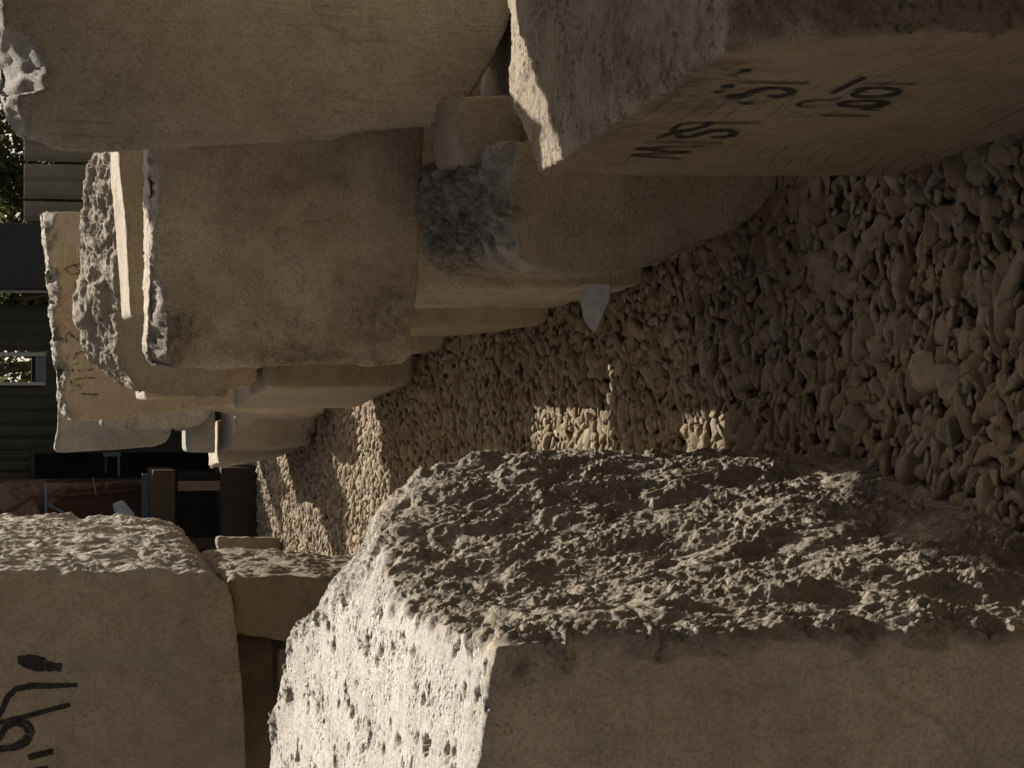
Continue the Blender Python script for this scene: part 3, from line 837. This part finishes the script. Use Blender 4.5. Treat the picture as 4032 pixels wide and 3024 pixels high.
def pebbles():
    def ico(s):
        b = bmesh.new(); bmesh.ops.create_icosphere(b, subdivisions=s, radius=1.0)
        b.verts.ensure_lookup_table()
        v = np.array([tuple(x.co) for x in b.verts], np.float32); f = np.array([[x.index for x in q.verts] for q in b.faces], np.int32)
        b.free(); return v, f

    def shape(v, r):
        d = v / np.linalg.norm(v, axis=1)[:, None]
        k = r.integers(6, 10)
        nn = r.normal(size=(k, 3)); nn /= np.linalg.norm(nn, axis=1)[:, None]
        ds = r.uniform(.50, .98, k)
        s = ds[None, :] / np.maximum(d @ nn.T, .05)
        rr = (np.sum(np.minimum(s, 1.4) ** -40.0, 1) + 1.22 ** -40.0) ** (-1 / 40.0)
        p = d * rr[:, None]
        p = p * (1 + .075 * fbm(p + r.uniform(0, 50), .45, 4, .6)[:, None])
        return p.astype(np.float32)
    V, Fc, T, base = [], [], [], 0
    hi, lo = ico(3), ico(2)
    r = np.random.default_rng(5)
    near_t = [shape(hi[0], r) for _ in range(40)]
    far_t = [shape(lo[0], r) for _ in range(40)]
    pts = []
    cell = {}
    def try_add(x, y, rad_, fac):
        k = (int(x / .06), int(y / .06))
        for i in (-1, 0, 1):
            for j in (-1, 0, 1):
                for (a, b_, c_) in cell.get((k[0] + i, k[1] + j), ()):
                    if (a - x) ** 2 + (b_ - y) ** 2 < (fac * (rad_ + c_)) ** 2: return False
        cell.setdefault(k, []).append((x, y, rad_)); return True
    for layer in range(2):
        cell.clear()
        for _ in range(120000 if layer else 30000):
            y = r.uniform(2.15, 13.55)
            xc = .12 - (y - 3.2) * .082
            x = xc + r.uniform(-.62, .62)
            s = float(np.clip(r.lognormal(math.log(.0165), .42), .008, .036))
            if not layer: s *= 1.15
            if try_add(x, y, s, .67 if layer else .70):
                pts.append((x, y, s, layer))
    pts.append((.02, 3.55, .050, 1))
    for (x, y, s, layer) in pts:
        near = y < 5.6 and layer
        t = (near_t if near else far_t)[r.integers(40)]
        sc3 = np.array([1.42, 1.02, .66]) * r.uniform(.8, 1.2, 3) * s
        R = Matrix.Rotation(r.uniform(0, 6.28), 3, 'Z') @ Matrix.Rotation(r.normal(0, .27), 3, 'X') @ Matrix.Rotation(r.normal(0, .27), 3, 'Y') @ Matrix.Rotation(r.uniform(0, 6.28), 3, 'Z')
        p = (t * sc3) @ np.array(R).T
        z = (-.034 + r.uniform(-.004, .004)) if not layer else (-.008 + r.uniform(-.006, .006) - .35 * s)
        V.append(p + np.array([x, y, z])); Fc.append((hi if near else lo)[1] + base); base += len(t)
        T.append(np.full(len(t), r.uniform(0, 1), np.float32))
    me = mesh_np('gravel', np.concatenate(V), np.concatenate(Fc), smooth=False)
    a = me.attributes.new('tint', 'FLOAT', 'POINT'); a.data.foreach_set('value', np.concatenate(T))
    t = NT('limestone_pebbles')
    co = t.coords()
    at_ = t.n('Attribute'); at_.attribute_name = 'tint'
    cr = t.n('ValToRGB'); t.l(at_.outputs['Fac'], cr.inputs[0])
    el = cr.color_ramp.elements
    el[0].position, el[0].color = 0, (0.246, 0.181, 0.103, 1)
    el[1].position, el[1].color = 1, (0.341, 0.270, 0.173, 1)
    for pos, c_ in ((.25, (0.320, 0.240, 0.144)), (.5, (0.300, 0.244, 0.162)), (.7, (0.361, 0.290, 0.188)), (.85, (0.224, 0.155, 0.084)), (.93, (0.326, 0.277, 0.196))):
        q = el.new(pos); q.color = (*c_, 1)
    m_ = t.noise(co, 45, 6, .7)
    c = t.mix(t.math('MULTIPLY', t.ramp(m_, .40, .68), .8), cr.outputs[0], t.mix(1.0, cr.outputs[0], (.60, .55, .48), 'MULTIPLY'))
    t.l(c, t.b.inputs['Base Color'])
    t.l(t.bump(t.noise(co, 85, 7, .75), 1.0, .007), t.b.inputs['Normal'])
    o = link('gravel', me, t.m)
    return tag(o, 'bed of pale angular limestone gravel covering the path', 'gravel', kind='stuff')


pebbles()


# ================================================================== BEHIND THE PATH (all in shade)
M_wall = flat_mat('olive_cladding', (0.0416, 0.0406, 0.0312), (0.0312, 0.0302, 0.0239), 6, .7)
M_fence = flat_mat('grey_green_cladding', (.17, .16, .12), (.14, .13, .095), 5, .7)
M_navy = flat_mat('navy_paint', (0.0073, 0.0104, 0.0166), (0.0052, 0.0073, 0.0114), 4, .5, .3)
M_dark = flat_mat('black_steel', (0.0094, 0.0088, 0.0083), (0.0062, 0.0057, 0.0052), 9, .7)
M_white = flat_mat('white_frame_paint', (0.3224, 0.3224, 0.3120), (0.2600, 0.2600, 0.2496), 9, .6)
M_bluegrey = flat_mat('blue_grey_paint', (0.1144, 0.1300, 0.1508), (0.0884, 0.1040, 0.1248), 9, .6)
M_rust = flat_mat('rusted_steel', (0.0702, 0.0312, 0.0177), (0.0442, 0.0218, 0.0146), 7, .85, bump=.4)
M_brown = flat_mat('rusty_brown_plate', (0.0520, 0.0364, 0.0234), (0.0312, 0.0218, 0.0156), 9, .85, bump=.4)
M_beige = flat_mat('beige_old_paint', (0.1560, 0.1248, 0.0936), (0.1040, 0.0780, 0.0572), 10, .8)
M_blue = flat_mat('blue_steel', (0.0312, 0.0442, 0.0624), (0.0208, 0.0312, 0.0442), 12, .6)
M_paper = flat_mat('white_plaster', (0.2600, 0.2756, 0.3016), (0.2184, 0.2288, 0.2496), 15, .8)

t = NT('rust_and_cream_paint')
co = t.coords()
n1 = t.noise(co, 2.1, 7, .68, .5)
n2 = t.noise(co, 12, 7, .7)
c = t.mix(t.ramp(n1, .47, .52), (.11, .08, .056), (.034, .016, .011))
c = t.mix(t.math('MULTIPLY', t.ramp(n2, .50, .66), .7), c, (.05, .028, .02))
t.l(c, t.b.inputs['Base Color']); t.l(t.bump(n2, .4, .004), t.b.inputs['Normal'])
M_skip = t.m


def slab(mb, x0, x1, y0, y1, Y, d, toground=False, bev=0.0):
    """upright box whose front fills the photo rectangle at depth Y"""
    a, b = at(x1, y1, Y), at(x0, y0, Y)
    mb.box((a.x, Y, -.03 if toground else a.z), (b.x, Y + d, b.z), bev=bev)
    return mb


# --- ribbed fence beyond the stack
def ribbed(x0, x1, Y, z0, z1, pitch, depth):
    mb = MB()
    n = int((x1 - x0) / pitch)
    for k in range(n):
        a = x0 + k * pitch
        mb.prism([(a, Y, z0), (a + pitch * .25, Y - depth, z0), (a + pitch * .75, Y - depth, z0), (a + pitch, Y, z0), (a + pitch, Y + .02, z0), (a, Y + .02, z0)], (0, 0, z1 - z0))
    return mb


fe = empty('metal_fence', (1.35, 15.5, 0), 'grey green ribbed metal fence in front of the shrubs, behind the stack', 'fence')
zt = at(95, 700, 15.5).z
for (ya, yb) in ((-400, 310), (322, 632), (644, 780), (792, 868)):
    xa, xb = at(95, yb, 15.5).x, at(95, ya, 15.5).x
    ribbed(xa, xb, 15.5, 0.03, zt, max(.07, (xb - xa) / max(1, round((xb - xa) / .11))), .012).build('fence_panel', M_fence, fe)
for yp in (316, 638, 786):
    slab(MB(), 78, 1000, yp - 9, yp + 9, 15.53, .05, True).build('post', M_dark, fe)

cb = empty('metal_cabinet', (.92, 14.9, 0), 'tall navy metal cabinet behind the block with faded handwriting', 'cabinet')
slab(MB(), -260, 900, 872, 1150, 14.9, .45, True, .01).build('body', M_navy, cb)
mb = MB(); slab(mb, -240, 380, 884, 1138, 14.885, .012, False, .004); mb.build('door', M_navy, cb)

# --- olive shed with a white framed opening and a dark doorway
sh_ = empty('shed', (-.3, 15.2, 0), 'dark olive ribbed shed with a white framed opening and black doorway', 'shed')
Ys = 15.2
mb = MB()
zt = 2.5
def ribs_px(mb, x0, x1, y0, y1, pitch=.10):
    a, b = at(x1, y1, Ys), at(x0, y0, Ys)
    n = max(1, round((b.x - a.x) / pitch)); p_ = (b.x - a.x) / n
    for k in range(n):
        q = a.x + k * p_
        mb.prism([(q, Ys, a.z), (q + p_ * .3, Ys - .012, a.z), (q + p_ * .7, Ys - .012, a.z), (q + p_, Ys, a.z), (q + p_, Ys + .03, a.z), (q, Ys + .03, a.z)], (0, 0, b.z - a.z))
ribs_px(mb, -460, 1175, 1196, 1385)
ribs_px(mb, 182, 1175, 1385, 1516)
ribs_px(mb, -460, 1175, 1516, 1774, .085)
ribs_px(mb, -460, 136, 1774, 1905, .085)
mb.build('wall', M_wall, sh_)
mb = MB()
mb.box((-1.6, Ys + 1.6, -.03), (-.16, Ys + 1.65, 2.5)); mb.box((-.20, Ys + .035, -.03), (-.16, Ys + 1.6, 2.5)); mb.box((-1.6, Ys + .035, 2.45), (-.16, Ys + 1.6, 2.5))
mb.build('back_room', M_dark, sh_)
mb = MB(); slab(mb, -460, 178, 1386, 1402, Ys - .03, .06); slab(mb, -460, 178, 1505, 1517, Ys - .03, .06)
fr = mb.build('window_frame', M_white, sh_)
mb = MB(); slab(mb, 142, 182, 1403, 1504, Ys - .02, .05); mb.build('sill', M_bluegrey, sh_)
mb = MB(); slab(mb, 124, 141, 1403, 1504, Ys - .005, .03); mb.build('sill', M_dark, sh_)
mb = MB(); slab(mb, 120, 136, 1768, 1906, Ys - .03, .05); slab(mb, 136, 1120, 1766, 1778, Ys - .03, .05); mb.build('door_frame', M_wall, sh_)

br = empty('metal_bracket', tuple(at(440, 1830, 15.0)), 'small two armed pale bracket in the black doorway', 'bracket')
mb = MB(); slab(mb, 406, 474, 1782, 1797, 15.0, .03); mb.build('end_plate', M_bluegrey, br)
mb = MB(); slab(mb, 412, 422, 1797, 1864, 15.0, .02); mb.build('arm', M_blue, br)
mb = MB(); slab(mb, 464, 472, 1797, 1876, 15.0, .02); mb.build('arm', M_bluegrey, br)

# --- rusted skip with flaking cream paint
sk = empty('rusty_skip', (-1.35, 14.3, 0), 'rust red skip with flaking cream paint and thin pipes, behind the upper left block', 'skip')
a, b = at(596, 2700, 14.3), at(-200, 1908, 14.3)
mb = MB(); mb.box((a.x, 14.3, a.z), (b.x, 15.0, b.z), bev=.012); mb.build('body', M_skip, sk)
mb = MB(); mb.box((a.x - .02, 14.27, a.z - .05), (b.x + .01, 14.32, a.z), bev=.006); mb.build('bottom_rail', M_rust, sk)
mb = MB(); mb.tube([at(178, 1900, 14.26), at(180, 2000, 14.26), at(182, 2140, 14.26)], .008); mb.build('pipe', M_bluegrey, sk, True)
mb = MB(); mb.tube([at(186, 1984, 14.25), at(350, 2072, 14.25), at(470, 2130, 14.25)], .007); mb.build('pipe', M_bluegrey, sk, True)
mb = MB(); mb.tube([at(365, 1880, 14.27), at(378, 1950, 14.27)], .005); mb.build('pipe', M_beige, sk, True)
mb = MB(); mb.tube([at(-40, 2062, 14.28), at(60, 1998, 14.28), at(125, 1958, 14.28), at(300, 1946, 14.28), at(560, 1926, 14.28)], .009); mb.build('seam', M_rust, sk, True)
for p_ in ((a.x + .1, a.z), (b.x - .1, a.z)):
    mb = MB(); mb.box((p_[0] - .05, 14.4, -.03), (p_[0] + .05, 14.9, a.z - .05)); mb.build('leg', M_dark, sk)

# --- rusty open steel crate under it, nearer
cr = empty('steel_crate', (-.75, 13.6, 0), 'rusty brown steel crate with a black opening, standing where the gravel ends', 'crate')
Yc = 13.6
mb = MB(); slab(mb, 602, 690, 1852, 2160, Yc, .5, False, .006); mb.build('top_plate', M_brown, cr)
mb = MB(); slab(mb, 560, 584, 1866, 2050, Yc - .01, .04, False, .003); mb.build('edge_bar', M_blue, cr)
mb = MB(); slab(mb, 700, 870, 1862, 1890, Yc + .04, .05); mb.build('post', M_dark, cr)
mb = MB(); slab(mb, 700, 868, 1895, 1931, Yc + .02, .05); mb.build('post', M_beige, cr)
mb = MB(); slab(mb, 700, 868, 2120, 2160, Yc + .02, .05); mb.build('post', M_brown, cr)
mb = MB(); slab(mb, 690, 870, 1850, 2160, Yc + .42, .03); mb.build('back_panel', M_dark, cr)
mb = MB(); slab(mb, 870, 1030, 1842, 2160, Yc, .45, False, .006); mb.build('lower_panel', M_brown, cr)
mb = MB(); slab(mb, 1032, 1090, 1868, 2160, Yc + .03, .4, True); mb.build('base', M_dark, cr)

for i, (pl, lab) in enumerate(((((452, 1985), (485, 1972), (530, 2022), (520, 2046), (478, 2052), (456, 2012)), 'tilted pale plaster offcut lying highest on the rusty crate'),
                              (((356, 2074), (404, 2040), (410, 2066), (380, 2090)), 'pale triangular plaster offcut beside the skip pipe'),
                              (((430, 2066), (470, 2040), (482, 2058), (460, 2086)), 'small pale plaster offcut between two others'))):
    mb = MB(); mb.prism([at(x, y, 13.75 - .02 * i) for x, y in pl], (0, .05, .01))
    o = mb.build('plaster_offcut', M_paper); rebase(o); tag(o, lab, 'offcut', 'pale plaster offcuts by the rusty crate')


# --- shrubs and trees beyond the fence
def leaf_mat(name, A, B):
    t = NT(name)
    at_ = t.n('Attribute'); at_.attribute_name = 'tint'
    t.l(t.mix(at_.outputs['Fac'], A, B), t.b.inputs['Base Color'])
    t.b.inputs['Roughness'].default_value = .55
    tr = t.n('BsdfTranslucent'); tr.inputs['Color'].default_value = (*[x * 1.6 for x in B], 1)
    mx = t.n('MixShader'); mx.inputs[0].default_value = .3
    t.l(t.b.outputs[0], mx.inputs[1]); t.l(tr.outputs[0], mx.inputs[2])
    t.l(mx.outputs[0], t.t.nodes['Material Output'].inputs['Surface'])
    return t.m


LEAF = leaf_mat('leaves', (.026, .038, .013), (.072, .080, .026))
BARK = flat_mat('bark', (.10, .075, .05), (.06, .045, .03), 14, .9)


def tree(name, label, cat, x, y, h, w, n, seed):
    r = np.random.default_rng(seed)
    root = empty(name, (x, y, 0), label, cat, 'shrubs and trees beyond the fence')
    mb = MB()
    mb.tube([(x, y, -.03), (x + .03, y, h * .3), (x - .02, y + .03, h * .62)], [.07, .055, .025])
    for k in range(6):
        a = k * 1.05 + r.uniform(0, .5)
        z = h * r.uniform(.22, .5)
        mb.tube([(x, y, z), (x + math.cos(a) * w * .25, y + math.sin(a) * w * .25, z + h * .13), (x + math.cos(a) * w * .42, y + math.sin(a) * w * .42, z + h * .26)], [.03, .02, .008], 6)
    mb.build('trunk', BARK, root, True)
    nc = max(14, n // 130)
    cl = r.normal(size=(nc, 3)); cl /= np.linalg.norm(cl, axis=1)[:, None]
    cl = cl * (r.uniform(.25, 1, nc) ** .5)[:, None] * np.array([w / 2, w / 2, h * .42]) + np.array([x, y, h * .56])
    k = r.integers(nc, size=n)
    c = cl[k] + r.normal(size=(n, 3)) * w * .085
    s = r.uniform(.022, .045, n)
    d1 = r.normal(size=(n, 3)); d1 /= np.linalg.norm(d1, axis=1)[:, None]
    d2 = np.cross(d1, r.normal(size=(n, 3))); d2 /= np.linalg.norm(d2, axis=1)[:, None]
    a_, b_ = d1 * s[:, None], d2 * (s * .5)[:, None]
    V = np.stack([c - a_, c + b_, c + a_, c - b_], 1).reshape(-1, 3)
    me = mesh_np('crown', V, np.arange(n * 4).reshape(n, 4))
    t_ = me.attributes.new('tint', 'FLOAT', 'POINT')
    t_.data.foreach_set('value', np.repeat(np.clip(r.normal(.5, .3, n), 0, 1), 4).astype(np.float32))
    link('crown', me, LEAF, root)


tree('broadleaf_shrub', 'leafy shrub beyond the fence, widest of its row, near the dark car', 'shrub', 2.15, 18.2, 2.3, 1.25, 9000, 41)
tree('broadleaf_shrub', 'leafy shrub just right of the navy cabinet, beyond the fence', 'shrub', 1.45, 18.0, 2.2, .85, 6000, 42)
tree('broadleaf_shrub', 'leafy shrub at the right end, half behind the tall pale block', 'shrub', 3.1, 18.6, 2.4, 1.1, 7000, 43)
tree('broadleaf_tree', 'sunlit tree seen through the white framed opening of the shed', 'tree', .15, 19.6, 3.0, 1.2, 8000, 44)
tree('broadleaf_shrub', 'narrow shrub filling the slit between navy cabinet and olive shed', 'shrub', .72, 17.6, 2.2, .55, 4000, 45)

# --- dark parked car far beyond the shrubs
ca = empty('parked_car', (3.4, 23.0, 0), 'dark parked car beyond the shrubs, only a glinting corner showing', 'car')
M_car = flat_mat('dark_car_paint', (.012, .014, .018), (.010, .012, .016), 3, .18, .6, bump=0)
M_glass = flat_mat('car_glass', (.02, .025, .03), (.02, .025, .03), 3, .06, .8, bump=0)
prof = [(1.75, .35), (1.72, .80), (1.85, .95), (2.3, 1.02), (2.75, 1.48), (3.2, 1.56), (4.3, 1.55), (5.0, 1.10), (5.7, 1.0), (5.85, .7), (5.8, .35)]
mb = MB(); mb.prism([(px_ - .0, 22.2, pz) for px_, pz in prof], (0, 1.7, 0)); mb.build('body', M_car, ca)
mb = MB(); mb.prism([(2.5, 22.19, 1.06), (2.85, 22.19, 1.44), (3.5, 22.19, 1.49), (3.5, 22.19, 1.05)], (0, .02, 0)); mb.build('window', M_glass, ca)
mb = MB(); mb.prism([(3.6, 22.19, 1.05), (3.6, 22.19, 1.49), (4.25, 22.19, 1.48), (4.8, 22.19, 1.08)], (0, .02, 0)); mb.build('window', M_glass, ca)
mb = MB(); mb.box((1.70, 22.25, .74), (1.80, 22.5, .86), bev=.02); mb.build('headlight', M_white, ca)
for wx in (2.45, 5.05):
    for wy in (22.2, 23.75):
        mb = MB(); mb.tube([(wx, wy - .05, .31), (wx, wy + .15, .31)], .32, 24); mb.build('wheel', M_dark, ca, True)
